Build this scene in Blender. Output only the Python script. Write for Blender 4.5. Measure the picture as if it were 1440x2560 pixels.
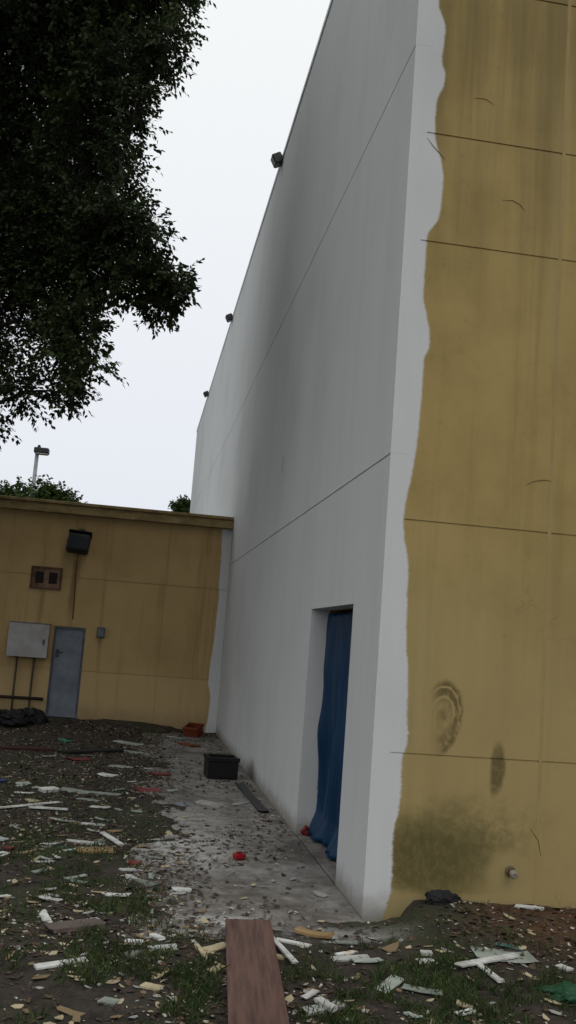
import bpy, bmesh, math, random
import numpy as np
from mathutils import Vector, Matrix

for o in list(bpy.data.objects):
    bpy.data.objects.remove(o, do_unlink=True)
S = bpy.context.scene
COL = S.collection
random.seed(7)
RNG = np.random.default_rng(11)

# ------------------------------------------------------------------ camera
FPX = 2400.0                      # focal length in photo pixels (1440 x 2560)
PITCH, ROLL, YAW = .135407, .075677, .148021
CAM = Vector((-1.6551, -6.4390, 1.75))
_F = Vector((math.sin(YAW)*math.cos(PITCH), math.cos(YAW)*math.cos(PITCH), math.sin(PITCH)))
_r = Vector((math.cos(YAW), -math.sin(YAW), 0))
_u = _r.cross(_F)
CR = math.cos(ROLL)*_r + math.sin(ROLL)*_u
CU = -math.sin(ROLL)*_r + math.cos(ROLL)*_u
cd = bpy.data.cameras.new('camera')
cd.sensor_fit = 'VERTICAL'; cd.sensor_height = 24.0; cd.sensor_width = 13.5
cd.lens = 24.0*FPX/2560.0
cd.clip_start = .05; cd.clip_end = 2000
co = bpy.data.objects.new('camera', cd); COL.objects.link(co)
m = Matrix((CR, CU, -_F)).transposed().to_4x4(); m.translation = CAM
co.matrix_world = m
S.camera = co

# ------------------------------------------------------------------ sky and sun
SUN_EL, SUN_AZ = math.radians(55), math.radians(160)   # azimuth clockwise from +y
W = bpy.data.worlds.new('World'); S.world = W; W.use_nodes = True
wt = W.node_tree; wt.nodes.clear()
sky = wt.nodes.new('ShaderNodeTexSky'); sky.sky_type = 'NISHITA'; sky.sun_disc = False
sky.sun_elevation = SUN_EL; sky.sun_rotation = SUN_AZ; sky.dust_density = 4; sky.air_density = 1.5
hs = wt.nodes.new('ShaderNodeHueSaturation'); hs.inputs['Saturation'].default_value = .35
wt.links.new(sky.outputs[0], hs.inputs['Color'])
tc = wt.nodes.new('ShaderNodeTexCoord')
sx = wt.nodes.new('ShaderNodeSeparateXYZ'); wt.links.new(tc.outputs['Generated'], sx.inputs[0])
cr = wt.nodes.new('ShaderNodeValToRGB'); wt.links.new(sx.outputs['Z'], cr.inputs[0])
cr.color_ramp.elements[0].position = 0.0; cr.color_ramp.elements[0].color = (.79, .82, .91, 1)
cr.color_ramp.elements[1].position = .6; cr.color_ramp.elements[1].color = (.97, 1.0, 1.0, 1)
vm = wt.nodes.new('ShaderNodeVectorMath'); vm.operation = 'SCALE'; vm.inputs['Scale'].default_value = 10.2
wt.links.new(cr.outputs[0], vm.inputs[0])
mx = wt.nodes.new('ShaderNodeMix'); mx.data_type = 'RGBA'; mx.inputs[0].default_value = .9
wt.links.new(hs.outputs[0], mx.inputs[6]); wt.links.new(vm.outputs[0], mx.inputs[7])
bg = wt.nodes.new('ShaderNodeBackground'); bg.inputs['Strength'].default_value = .1
wt.links.new(mx.outputs[2], bg.inputs['Color'])
wo = wt.nodes.new('ShaderNodeOutputWorld'); wt.links.new(bg.outputs[0], wo.inputs[0])
sl = bpy.data.lights.new('sun', 'SUN'); sl.energy = .5; sl.angle = math.radians(40); sl.color = (1, .96, .9)
so = bpy.data.objects.new('sun', sl); COL.objects.link(so)
sd = Vector((math.sin(SUN_AZ)*math.cos(SUN_EL), math.cos(SUN_AZ)*math.cos(SUN_EL), math.sin(SUN_EL)))
so.rotation_euler = sd.to_track_quat('Z', 'Y').to_euler()
so.location = (0, -20, 30)
S.view_settings.view_transform = 'Standard'; S.view_settings.look = 'None'
S.view_settings.exposure = 0; S.view_settings.gamma = 1
S.render.engine = 'CYCLES'

# ------------------------------------------------------------------ pixel -> place
def ray(px, py):
    return CR*((px-720)/FPX) - CU*((py-1280)/FPX) + _F
def hit(px, py, ax, val):
    d = ray(px, py); return CAM + d*((val-CAM[ax])/d[ax])
def onG(px, py): return hit(px, py, 2, 0.0)
LY = 11.6                           # face of the low building
def onL(px, py, off=0): return hit(px, py, 1, LY-off)
def onR(px, py): return hit(px, py, 1, 0.0)
def onW(px, py): return hit(px, py, 0, 0.0)

# ------------------------------------------------------------------ objects
def link(name, me, mat=None, parent=None, loc=None):
    o = bpy.data.objects.new(name, me); COL.objects.link(o)
    if mat is not None and me is not None: me.materials.append(mat)
    if parent is not None:
        o.parent = parent
        if loc is None: o.location = -parent.location      # mesh in world coordinates
    if loc is not None: o.location = loc
    return o
def tag(o, label, cat, group=None):
    o['label'] = label; o['category'] = cat
    if group: o['group'] = group
    return o
def thing(name, label, cat, loc=(0, 0, 0), group=None, rz=0):
    o = bpy.data.objects.new(name, None); COL.objects.link(o); o.location = loc
    o.rotation_euler.z = rz; o.empty_display_size = .2
    return tag(o, label, cat, group)
def pymesh(name, v, f, smooth=False):
    me = bpy.data.meshes.new(name); me.from_pydata([tuple(a) for a in v], [], f); me.update()
    if smooth: me.polygons.foreach_set('use_smooth', [True]*len(me.polygons))
    return me
def bm_mesh(bm, name, smooth=False):
    bmesh.ops.recalc_face_normals(bm, faces=bm.faces)
    me = bpy.data.meshes.new(name); bm.to_mesh(me); bm.free()
    if smooth: me.polygons.foreach_set('use_smooth', [True]*len(me.polygons))
    return me
def add_box(bm, x0, x1, y0, y1, z0, z1, bev=0, M=None):
    g = bmesh.ops.create_cube(bm, size=1)
    vs = g['verts']
    for v in vs:
        v.co = Vector(((x0+x1)/2+v.co.x*(x1-x0), (y0+y1)/2+v.co.y*(y1-y0), (z0+z1)/2+v.co.z*(z1-z0)))
    if bev:
        es = list({e for v in vs for e in v.link_edges})
        r = bmesh.ops.bevel(bm, geom=es, offset=bev, segments=1, affect='EDGES', profile=.5)
        vs = list({v for f in r['faces'] for v in f.verts} | {v for v in vs if v.is_valid})
    if M is not None:
        for v in vs: v.co = M @ v.co
    return vs
def box(name, b, mat, parent=None, bev=0, loc=None):
    bm = bmesh.new(); add_box(bm, *b, bev=bev)
    return link(name, bm_mesh(bm, name), mat, parent, loc)
def cells(name, us, vs, omit, axis, a0, a1, mat, parent=None):
    """a slab extruded along axis over the grid us x vs, without the cells in omit (door openings)"""
    bm = bmesh.new(); nu, nv = len(us)-1, len(vs)-1; cache = {}
    def P(i, j, a):
        k = (i, j, a)
        if k not in cache:
            c = [us[i], vs[j]]; c.insert(axis, a); cache[k] = bm.verts.new(c)
        return cache[k]
    on = lambda i, j: 0 <= i < nu and 0 <= j < nv and (i, j) not in omit
    for i in range(nu):
        for j in range(nv):
            if not on(i, j): continue
            for a in (a0, a1): bm.faces.new((P(i, j, a), P(i+1, j, a), P(i+1, j+1, a), P(i, j+1, a)))
            for (di, dj, e) in ((-1, 0, ((i, j), (i, j+1))), (1, 0, ((i+1, j), (i+1, j+1))), (0, -1, ((i, j), (i+1, j))), (0, 1, ((i, j+1), (i+1, j+1)))):
                if not on(i+di, j+dj):
                    bm.faces.new((P(*e[0], a0), P(*e[1], a0), P(*e[1], a1), P(*e[0], a1)))
    return link(name, bm_mesh(bm, name), mat, parent)
def tube_data(pts, rad, seg=8, caps=True):
    pts = [Vector(p) for p in pts]; V = []; Fc = []; n = len(pts)
    prev = None
    for i, p in enumerate(pts):
        t = (pts[min(i+1, n-1)]-pts[max(i-1, 0)]).normalized()
        if prev is None:
            a = t.orthogonal().normalized()
        else:
            a = (prev - t*prev.dot(t)).normalized()
        prev = a; b = t.cross(a)
        r = rad[i] if hasattr(rad, '__len__') else rad
        for k in range(seg):
            th = 2*math.pi*k/seg
            V.append(p + a*(r*math.cos(th)) + b*(r*math.sin(th)))
    for i in range(n-1):
        for k in range(seg):
            k2 = (k+1) % seg
            Fc.append((i*seg+k, i*seg+k2, (i+1)*seg+k2, (i+1)*seg+k))
    if caps:
        Fc.append(tuple(range(seg-1, -1, -1))); Fc.append(tuple((n-1)*seg+k for k in range(seg)))
    return V, Fc
def tube(name, pts, rad, mat, parent=None, seg=8, loc=None, smooth=True):
    V, Fc = tube_data(pts, rad, seg)
    return link(name, pymesh(name, V, Fc, smooth), mat, parent, loc)

# ------------------------------------------------------------------ node helper
class NT:
    def __init__(s, name):
        s.m = bpy.data.materials.new(name); s.m.use_nodes = True; s.t = s.m.node_tree
        s.b = s.t.nodes['Principled BSDF']
        s.b.inputs['Specular IOR Level'].default_value = .25
        g = s.t.nodes.new('ShaderNodeNewGeometry'); s.pos = g.outputs['Position']
        sp = s.t.nodes.new('ShaderNodeSeparateXYZ'); s.t.links.new(s.pos, sp.inputs[0])
        s.x, s.y, s.z = [E_(s, sp.outputs[i]) for i in range(3)]
    def lk(s, a, b): s.t.links.new(a, b)
    def noise(s, scale=1, stretch=(1, 1, 1), detail=4, rough=.6, off=0, vec=None):
        mp = s.t.nodes.new('ShaderNodeMapping'); mp.inputs['Scale'].default_value = stretch
        mp.inputs['Location'].default_value = (off, off*1.7, off*.6)
        s.lk(vec if vec is not None else s.pos, mp.inputs[0])
        n = s.t.nodes.new('ShaderNodeTexNoise'); n.inputs['Scale'].default_value = scale
        n.inputs['Detail'].default_value = detail; n.inputs['Roughness'].default_value = rough
        s.lk(mp.outputs[0], n.inputs['Vector']); return E_(s, n.outputs[0])
    def objco(s):
        return s.t.nodes.new('ShaderNodeTexCoord').outputs['Object']
    def rnd(s):
        return E_(s, s.t.nodes.new('ShaderNodeObjectInfo').outputs['Random'])
    def ss(s, v, a, b):
        n = s.t.nodes.new('ShaderNodeMapRange'); n.interpolation_type = 'SMOOTHSTEP'
        s.lk(v.k, n.inputs[0]); n.inputs[1].default_value = min(a, b); n.inputs[2].default_value = max(a, b)
        n.inputs[3].default_value = 0 if a < b else 1; n.inputs[4].default_value = 1 if a < b else 0
        return E_(s, n.outputs[0])
    def mix(s, f, a, b):
        n = s.t.nodes.new('ShaderNodeMix'); n.data_type = 'RGBA'
        for v, i in ((f, 0), (a, 6), (b, 7)):
            if isinstance(v, E_): s.lk(v.k, n.inputs[i])
            elif isinstance(v, bpy.types.NodeSocket): s.lk(v, n.inputs[i])
            elif i == 0: n.inputs[0].default_value = v
            else: n.inputs[i].default_value = (*v, 1)
        return n.outputs[2]
    def curve(s, v, pts, lo, hi, vlo, vhi):
        """piecewise curve of v over [lo,hi] -> [vlo,vhi]"""
        n = s.t.nodes.new('ShaderNodeFloatCurve'); c = n.mapping.curves[0]
        P = sorted(((a-lo)/(hi-lo), (b-vlo)/(vhi-vlo)) for a, b in pts)
        c.points[0].location = (0, P[0][1]); c.points[-1].location = (1, P[-1][1])
        for q in P:
            if .004 < q[0] < .996: c.points.new(*q)
        for q in c.points: q.handle_type = 'AUTO_CLAMPED'
        n.mapping.update()
        s.lk(((v-lo)*(1/(hi-lo))).k, n.inputs['Value'])
        return E_(s, n.outputs[0])*(vhi-vlo)+vlo
    def ell(s, u, v, cu, cv, ru, rv, soft=.4):
        """1 inside the ellipse, 0 outside"""
        a = (u-cu)*(1/ru); b = (v-cv)*(1/rv)
        return s.ss((a*a+b*b).sqrt(), 1+soft, 1-soft)
    def col(s, c):
        if isinstance(c, tuple): s.b.inputs['Base Color'].default_value = (*c, 1)
        else: s.lk(c.k if isinstance(c, E_) else c, s.b.inputs['Base Color'])
        return s
    def rough(s, v):
        if isinstance(v, E_): s.lk(v.k, s.b.inputs['Roughness'])
        else: s.b.inputs['Roughness'].default_value = v
        return s
    def bump(s, h, strength=.3, dist=.01):
        n = s.t.nodes.new('ShaderNodeBump'); n.inputs['Strength'].default_value = strength
        n.inputs['Distance'].default_value = dist
        s.lk(h.k, n.inputs['Height']); s.lk(n.outputs[0], s.b.inputs['Normal']); return s
class E_:
    def __init__(s, nt, sock): s.n = nt; s.k = sock
    def op(s, o, *a, rev=False):
        n = s.n.t.nodes.new('ShaderNodeMath'); n.operation = o
        args = [s]+list(a)
        if rev: args = args[::-1]
        for i, v in enumerate(args):
            if isinstance(v, E_): s.n.lk(v.k, n.inputs[i])
            else: n.inputs[i].default_value = v
        return E_(s.n, n.outputs[0])
    def __add__(s, o): return s.op('ADD', o)
    __radd__ = __add__
    def __sub__(s, o): return s.op('SUBTRACT', o)
    def __rsub__(s, o): return s.op('SUBTRACT', o, rev=True)
    def __mul__(s, o): return s.op('MULTIPLY', o)
    __rmul__ = __mul__
    def sqrt(s): return s.op('SQRT')
    def abs(s): return s.op('ABSOLUTE')
    def max(s, o): return s.op('MAXIMUM', o)
    def min(s, o): return s.op('MINIMUM', o)
    def clamp(s): return s.max(0).min(1)

def simple(name, c, var=.25, scale=8, rough=.75, c2=None, bump=.15, spec=.25, metal=0, stretch=(1, 1, 1), shift=.25):
    t = NT(name); vec = t.objco()
    n = t.noise(scale, stretch, 5, .65, vec=vec)
    n2 = t.noise(scale*.25, stretch, 3, .6, 3, vec=vec)
    d = tuple(a*(1-var*1.6) for a in c) if c2 is None else c2
    f = (t.ss(n, .35, .68)*.6+t.ss(n2, .4, .7)*.5).clamp()
    base = t.mix(f, c, d)
    k = t.rnd()*shift+(1-shift/2)
    vmn = t.t.nodes.new('ShaderNodeVectorMath'); vmn.operation = 'SCALE'
    t.lk(base, vmn.inputs[0]); t.lk(k.k, vmn.inputs['Scale'])
    t.col(vmn.outputs[0]).rough(rough)
    t.b.inputs['Specular IOR Level'].default_value = spec; t.b.inputs['Metallic'].default_value = metal
    if bump: t.bump(n, bump, .01)
    return t.m

# ------------------------------------------------------------------ wall paint
PB = [(6.623, .156), (6.372, .219), (6.143, .207), (6.019, .239), (5.753, .182), (5.564, .187), (5.352, .245), (5.137, .269),
      (4.918, .254), (4.721, .174), (4.416, .168), (4.121, .209), (3.945, .231), (3.822, .202), (3.528, .198), (3.236, .186),
      (2.946, .159), (2.659, .125), (2.383, .17), (2.106, .181), (1.832, .192), (1.563, .219), (1.295, .23), (1.162, .243),
      (1.028, .209), (.765, .212), (.504, .178), (.247, .188), (.119, .169), (.02, .14)]
def white_paint(t):
    st = t.noise(1.0, (3.5, 3.5, .16), 5, .6)          # rain streaks
    cl = t.noise(.55, (1, 1, 1), 4, .55, 5)
    c = t.mix(t.ss(st, .42, .72)*.24, (.55, .555, .545), (.45, .458, .45))
    rl = t.noise(2.2, (5, 5, .8), 3, .5, 12); c = t.mix(t.ss(rl, .5, .62)*.16, c, (.60, .605, .595))
    c = t.mix(t.ss(cl, .45, .72)*.45, c, (.41, .415, .40))
    return c
def stucco_mat():
    t = NT('painted_stucco')
    w = white_paint(t)
    # small scuff on the white side wall
    q = onW(707, 1160)
    wn = t.noise(9, off=2)*.12-.06
    sc = t.ell(t.y+wn, t.z+wn, q.y, q.z, .07, .11, .5)*t.ss(t.x, .05, .02)
    w = t.mix(sc*.5, w, (.22, .21, .18))
    # splashed mud at the foot of the white wall
    mud = t.ss(t.z+t.noise(5, (1, 1, 1.4), 5, .7, 8)*.22, .32, .1)
    w = t.mix(mud*.75, w, (.16, .14, .11))
    q = onW(625, 1975)
    w = t.mix(t.ell(t.y+wn*2, t.z+wn, q.y, q.z, .5, .28, .7)*.8*t.ss(t.x, .05, .02), w, (.10, .09, .08))
    # tan paint, weathered
    big = t.noise(.8, (1, 1, .8), 5, .62, 3)
    st = t.noise(1.0, (7, 7, .25), 5, .6, 9)
    fine = t.noise(14, (1, 1, 1), 4, .7, 1)
    tan = t.mix(t.ss(big, .36, .66), (.36, .262, .098), (.275, .198, .07))
    tan = t.mix(t.ss(st, .5, .76)*.4, tan, (.155, .115, .04))
    tan = t.mix(t.ss(fine, .55, .8)*.25, tan, (.125, .098, .036))
    up = t.ss(t.z+big*1.2, 4.2, 7.0)                   # sootier upper courses
    tan = t.mix(up*t.ss(st, .3, .6)*.55, tan, (.13, .10, .04))
    low = t.ss(t.z+(big-.5)*1.5, 3.2, 1.4)
    tan = t.mix(low*.55, tan, (.33, .255, .115))
    # pale wash runs
    for px, w_, y0, y1, a in ((1060, .022, 1500, 1860, .5), (1160, .016, 1480, 1700, .3), (1207, .022, 1540, 1760, .45), (1085, .012, 1480, 1700, .3), (1370, .02, 1500, 2100, .25), (1400, .025, 300, 900, .22)):
        a0 = onR(px, y0); a1 = onR(px, y1)
        run = t.ss((t.x+(fine-.5)*.015-a0.x).abs(), w_*1.7, w_*.6)*t.ss(t.z, a1.z-.15, a1.z+.12)*t.ss(t.z, a0.z+.2, a0.z-.1)
        tan = t.mix(run*a, tan, (.33, .265, .125))
    # scrubbed half rings, a dark lens-shaped mark
    q = onR(1105, 1792); k = (fine-.5)*.03+(t.noise(5, detail=4, off=11)-.5)*.06
    a = (t.x+k-q.x)*(1/.145); b = (t.z+k-q.z-(t.x-q.x)*.25)*(1/.255)
    rr = (a*a+b*b).sqrt()
    side = t.ss(t.x-q.x+(t.z-q.z)*.1, -.10, .02)
    dk = t.ss(rr, 1.08, .9)*side*(t.ss(rr, .3, .62)*.75+.25+t.ss(rr, .42, .12)*.5)
    pale = (t.ss((rr-.83).abs(), .045, .015)+t.ss((rr-.55).abs(), .07, .02)).clamp()*t.ss(t.z-q.z, -.12, .05)
    tan = t.mix((dk*(1-pale*.9)).clamp()*t.ss(fine, .2, .6)*.8, tan, (.085, .06, .02))
    q = onR(1240, 1925)
    ln = t.ell(t.x+k-(t.z-q.z)*.06, t.z, q.x, q.z, .062, .17, .25)*t.ss(t.x-q.x, -.055, -.02)
    tan = t.mix(ln*t.ss(fine, .15, .6)*.9, tan, (.105, .08, .03))
    # mould low down, paler ring round the pipe stub
    q = onR(1090, 2150)
    n5 = t.noise(4.5, (1, 1, 1.3), 6, .7, 4)
    md = t.ell(t.x+(n5-.5)*.35, t.z+(n5-.5)*.3, q.x-.05, q.z, .44, .28, .55)*t.ss(t.z+(n5-.5)*.1, .13, .2)
    qp = onR(1275, 2178)
    clean = t.ell(t.x+(n5-.5)*.1, t.z+(n5-.5)*.1, qp.x, qp.z-.02, .15, .14, .35)
    sp = t.noise(26, (1, 1, .7), 5, .75, 13)
    tan = t.mix(md*(1-clean)*(t.ss(sp, .3, .62)*.22+.62), tan, (.062, .055, .014))
    q = onR(1180, 2090)
    md2 = t.ell(t.x+(n5-.5)*.5, t.z+(n5-.5)*.4, q.x, q.z, .42, .22, .8)
    tan = t.mix(md2*(1-clean)*t.ss(fine, .3, .6)*.5, tan, (.09, .078, .026))
    pal = t.ss(t.z+(n5-.5)*.12, .19, .1)
    tan = t.mix((pal.max(clean*.55))*.7, tan, (.27, .215, .10))
    # hairline cracks
    vz = t.t.nodes.new('ShaderNodeTexVoronoi'); vz.feature = 'DISTANCE_TO_EDGE'; vz.inputs['Scale'].default_value = 1.6
    dv = t.t.nodes.new('ShaderNodeVectorMath'); dv.operation = 'ADD'
    nn = t.t.nodes.new('ShaderNodeTexNoise'); nn.inputs['Scale'].default_value = 2.2; nn.inputs['Detail'].default_value = 5
    t.lk(t.pos, nn.inputs['Vector']); t.lk(t.pos, dv.inputs[0]); t.lk(nn.outputs[1], dv.inputs[1]); t.lk(dv.outputs[0], vz.inputs['Vector'])
    crk = t.ss(E_(t, vz.outputs[0]), .009, .003)*t.ss(big, .5, .6)
    tan = t.mix(crk*.22, tan, (.10, .08, .035))
    # the ragged edge where the new paint stops
    edge = t.curve(t.z, PB, 0, 7, 0, .4)
    rag = (t.noise(5, (1, 1, 1), 5, .65, 6)-.5)*.035+(t.noise(26, (.3, 1, 1), 6, .85)-.5)*.06*t.ss(t.z+t.noise(1.5, off=8), 3.2, 1.2)+(t.noise(90, (.4, 1, 1), 3, .6)-.5)*.02
    isw = t.ss(t.x+rag-edge, .012, -.012)
    t.col(t.mix(isw, tan, w)).rough(.85)
    t.bump(t.noise(120, detail=3)*.6+t.noise(18, detail=4, off=5)*.6, .35, .004)
    return t.m
def low_mat():
    J2z = onL(400, 1691).z
    t = NT('painted_stucco_low')
    w = white_paint(t)
    big = t.noise(.7, (1, 1, .9), 5, .6, 2); st = t.noise(1, (6, 6, .3), 4, .6, 4)
    tan = t.mix(t.ss(big, .35, .68), (.43, .30, .135), (.345, .235, .102))
    tan = t.mix(t.ss(st, .5, .74)*.5, tan, (.18, .12, .05))
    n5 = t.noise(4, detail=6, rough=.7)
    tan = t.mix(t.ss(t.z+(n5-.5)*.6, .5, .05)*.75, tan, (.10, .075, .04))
    tan = t.mix(t.ss(t.z+(n5-.5)*.15, J2z+.06, J2z-.06)*.45, tan, (.47, .345, .175))
    # rust run below the wall lamp
    q = onL(192, 1400)
    run = t.ss((t.x-q.x+.04*(q.z-t.z)).abs()+(n5-.5)*.05, .07, .015)*t.ss(t.z, 1.75, 2.3)*t.ss(t.z, q.z+.1, q.z-.1)
    tan = t.mix(run*.55, tan, (.15, .085, .035))
    B = [(1310, 557), (1390, 553), (1450, 548), (1500, 547), (1550, 541), (1600, 535), (1650, 527), (1700, 521), (1750, 526), (1800, 519), (1830, 512)]
    pts = []
    for py, px in B:
        q = onL(px, py); pts.append((q.z, -q.x))
    edge = t.curve(t.z, pts, -.05, 4.1, 0, .5)
    rag = (t.noise(5, detail=5, off=6)-.5)*.05+(t.noise(50, (.3, 1, 1), 3)-.5)*.03
    isw = t.ss(edge+rag+t.x, -.012, .012)*t.ss(t.z, 3.8, 3.78)
    t.col(t.mix(isw, tan, w)).rough(.9)
    t.bump(t.noise(100, detail=3)*.6+t.noise(14, detail=4, off=5)*.6, .35, .005)
    return t.m
STUC = stucco_mat(); LOWM = low_mat()

# ------------------------------------------------------------------ ground
def vnoise(x, y, seed=0):
    x = np.asarray(x, float); y = np.asarray(y, float)
    xi = np.floor(x); yi = np.floor(y); fx = x-xi; fy = y-yi
    fx = fx*fx*(3-2*fx); fy = fy*fy*(3-2*fy)
    def h(a, b):
        s = np.sin(a*127.1+b*311.7+seed*74.7)*43758.5453
        return s-np.floor(s)
    return (h(xi, yi)*(1-fx)+h(xi+1, yi)*fx)*(1-fy)+(h(xi, yi+1)*(1-fx)+h(xi+1, yi+1)*fx)*fy
def sm(v, a, b):
    t = np.clip((v-a)/(b-a), 0, 1); return t*t*(3-2*t)
SX0, SX1, SY0, SY1, SZ = -1.12, .34, -.32, LY-.02, .004     # concrete apron along the white wall
def gz(x, y):
    x = np.asarray(x, float); y = np.asarray(y, float)
    z = (vnoise(x*.5, y*.5, 1)-.5)*.05+(vnoise(x*1.7, y*1.7, 2)-.5)*.035+(vnoise(x*6, y*6, 3)-.5)*.022+(vnoise(x*17, y*17, 4)-.5)*.012
    z = z+.026*sm(y, -3.5, -1.0)-.008
    # soil banked up against the tan wall
    z = z+.10*sm(y, -1.0, -.12)*sm(x, .0, .3)*(1-sm(y, .3, .6))
    z = z+.06*np.exp(-(((x-.55)/.22)**2+((y+.14)/.16)**2))
    # dirt heaped at the foot of the low building
    z = z+.10*sm(y, LY-1.6, LY-.1)*(1-sm(x, -1.0, -.1))*(.5+vnoise(x*2, y*2, 9))*(1-sm(y, LY+.2, LY+.5))
    wob = (vnoise(x*1.3, y*1.3, 5)-.5)*.7+(vnoise(x*4, y*4, 6)-.5)*.4+(vnoise(x*11, y*11, 7)-.5)*.22
    ins = sm(x+wob, SX0-.25, SX0+.25)*sm(y+wob*.6, SY0-.12, SY0+.2)*(1-sm(x, .2, .36))*(1-sm(y, LY-1.0+wob, LY-.2+wob))
    cov = .016+(vnoise(x*9, y*9, 13)-.5)*.012; rim = np.maximum(1-sm(x, SX0-.5, SX0-.3), 1-sm(y, SY0-.3, SY0-.15))*sm(y, -1.6, -1.0)*(1-ins)
    z = np.where(rim > 0, np.maximum(z, z*(1-rim)+np.maximum(z, cov)*rim), z)
    far = sm(np.hypot(x, y), 30, 60)
    return (z*(1-ins)-.03*ins)*(1-far)
def axis(lo, hi, step, far, g=1.22):
    a = list(np.arange(lo, hi+1e-6, step)); s = step; v = hi
    while v < far: s *= g; v += s; a.append(v)
    s = step; v = lo; b = []
    while v > -far: s *= g; v -= s; b.append(v)
    return np.array(b[::-1]+a)
def ground_mat():
    t = NT('dirt_and_litter')
    a = t.noise(1.1, detail=6, rough=.65); b = t.noise(9, detail=6, rough=.75, off=2); c = t.noise(60, detail=4, rough=.7, off=4)
    col = t.mix(t.ss(b, .35, .65), (.018, .014, .011), (.046, .036, .028))
    col = t.mix(t.ss(a, .48, .64)*.7, col, (.033, .040, .014))
    col = t.mix(t.ss(c, .58, .72)*.6, col, (.12, .10, .075))
    # red-brown soil by the tan wall
    red = t.ss(t.x+(a-.5)*.5, .5, 1.0)*t.ss(t.y+(b-.5)*.4, -.95, -.35)
    col = t.mix(red*.85, col, t.mix(t.ss(b, .4, .65), (.055, .024, .011), (.10, .048, .024)))
    col = t.mix(t.ss(t.noise(3.2, detail=5, off=15), .5, .66)*.55, col, (.055, .047, .038))
    # plaster dust trodden in
    q = onG(545, 2305); n = t.noise(6, detail=6, rough=.75, off=7)
    d = t.ell(t.x+(n-.5)*.5, t.y+(n-.5)*.4, q.x, q.y, .27, .10, .6)*t.ss(n, .36, .52)
    q = onG(850, 2340)
    d = d.max(t.ell(t.x+(n-.5)*.5, t.y+(n-.5)*.4, q.x, q.y, .35, .13, .8)*t.ss(n, .42, .6)*.7)
    col = t.mix(d*.85, col, (.42, .41, .39))
    t.col(col).rough(.9).bump(b*.7+c*.5, .9, .02)
    return t.m
gx = axis(-4.2, 2.6, .045, 600, 1.25); gy = axis(-4.4, 12.4, .045, 900, 1.25)
X, Y = np.meshgrid(gx, gy); Z = gz(X, Y)
nx, ny = len(gx), len(gy)
V = np.stack([X.ravel(), Y.ravel(), Z.ravel()], 1)
idx = np.arange(nx*ny).reshape(ny, nx)
Fq = np.stack([idx[:-1, :-1], idx[:-1, 1:], idx[1:, 1:], idx[1:, :-1]], -1).reshape(-1, 4)
def np_mesh(name, V, Fq, smooth=False):
    me = bpy.data.meshes.new(name); k = Fq.shape[1]
    me.vertices.add(len(V)); me.vertices.foreach_set('co', np.ascontiguousarray(V, dtype=np.float32).ravel())
    me.loops.add(Fq.size); me.loops.foreach_set('vertex_index', np.ascontiguousarray(Fq, dtype=np.int32).ravel())
    me.polygons.add(len(Fq)); me.polygons.foreach_set('loop_start', np.arange(0, Fq.size, k, dtype=np.int32))
    me.polygons.foreach_set('use_smooth', np.full(len(Fq), smooth))
    me.update(calc_edges=True); me.validate(); return me
g = link('ground', np_mesh('ground', V, Fq, True), ground_mat()); g['kind'] = 'structure'

def apron_mat():
    t = NT('dusty_concrete')
    a = t.noise(1.6, detail=6, rough=.65, off=3); b = t.noise(8, detail=6, rough=.75, off=1); c = t.noise(70, detail=3, off=2)
    col = t.mix(t.ss(b, .3, .68), (.09, .08, .07), (.225, .21, .19))
    col = t.mix(t.ss(a, .45, .68)*.8, col, (.065, .056, .048))
    n = t.noise(5, (1, 1, 1), 6, .75, 7); d = None
    for px, py, rx, ry, k in ((470, 2115, .42, .75, .95), (430, 2050, .5, .7, .6), (545, 2300, .28, .1, 1.0), (660, 2075, .14, .8, .35), (840, 2250, .12, .35, .3), (700, 2180, .5, .3, .3), (600, 1960, .5, .9, .25)):
        q = onG(px, py)
        e = t.ell(t.x+(n-.5)*.6, t.y+(n-.5)*.6, q.x, q.y, rx, ry, .7)*t.ss(n, .35, .62)*k
        d = e if d is None else d.max(e)
    col = t.mix(d, col, (.46, .45, .43))
    col = t.mix(t.ss(c, .62, .72)*.5, col, (.30, .28, .25))
    t.col(col).rough(.88).bump(b*.6+c*.5, .5, .008)
    return t.m
APR = apron_mat()
ap = bpy.data.objects.new('concrete_apron', None); COL.objects.link(ap); ap['kind'] = 'structure'
yb = [SY0-.35, 1.6, 3.6, 5.6, 7.6, 9.6, SY1]
for i in range(len(yb)-1):
    x1 = -.003
    bm = bmesh.new(); add_box(bm, SX0-.7, x1, yb[i]+.006, yb[i+1]-.006, -.12, SZ+.003*((i*7) % 3-1), bev=.006)
    link('slab', bm_mesh(bm, 'slab'), APR, ap)

# ------------------------------------------------------------------ the tall building
TOP, END = 9.5, 29.9
DZ = 2.09; D0, D1 = .86, 2.65
JW = [3.12, 6.23]; JR = [1.07, 2.663, 4.713, 5.55, 6.77]
TW = .125; GAP = .007
B = thing('tall_building', 'tall windowless building, white painted side wall and stained tan front wall', 'building', (0, 0, 0))
cells('wall_panel', (0, D0, D1, END), (-.15, DZ, JW[0]-GAP), {(1, 0)}, 0, 0, TW, STUC, B)
box('wall_panel', (.0, TW, 0, END, JW[0]+GAP, JW[1]-GAP), STUC, B)
box('wall_panel', (.0, TW, 0, END, JW[1]+GAP, TOP), STUC, B)
for z in JW:
    box('joint_filler', (.010, TW-.01, .03, END-.02, z-.05, z+.05), STUC, B)
    box('corner_plug', (.001, TW-.001, .0006, .012, z-GAP+.0003, z+GAP-.0003), STUC, B)
zs = [-.15]+JR+[TOP]; XJ = 1.197
for i in range(len(zs)-1):
    for (a, b_) in ((TW, XJ-.004), (XJ+.004, 3.6), (3.608, 6.0)):
        box('wall_panel', (a, b_, 0, .3, zs[i]+(GAP if i else 0), zs[i+1]-(GAP if i < len(zs)-2 else 0)), STUC, B)
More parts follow.
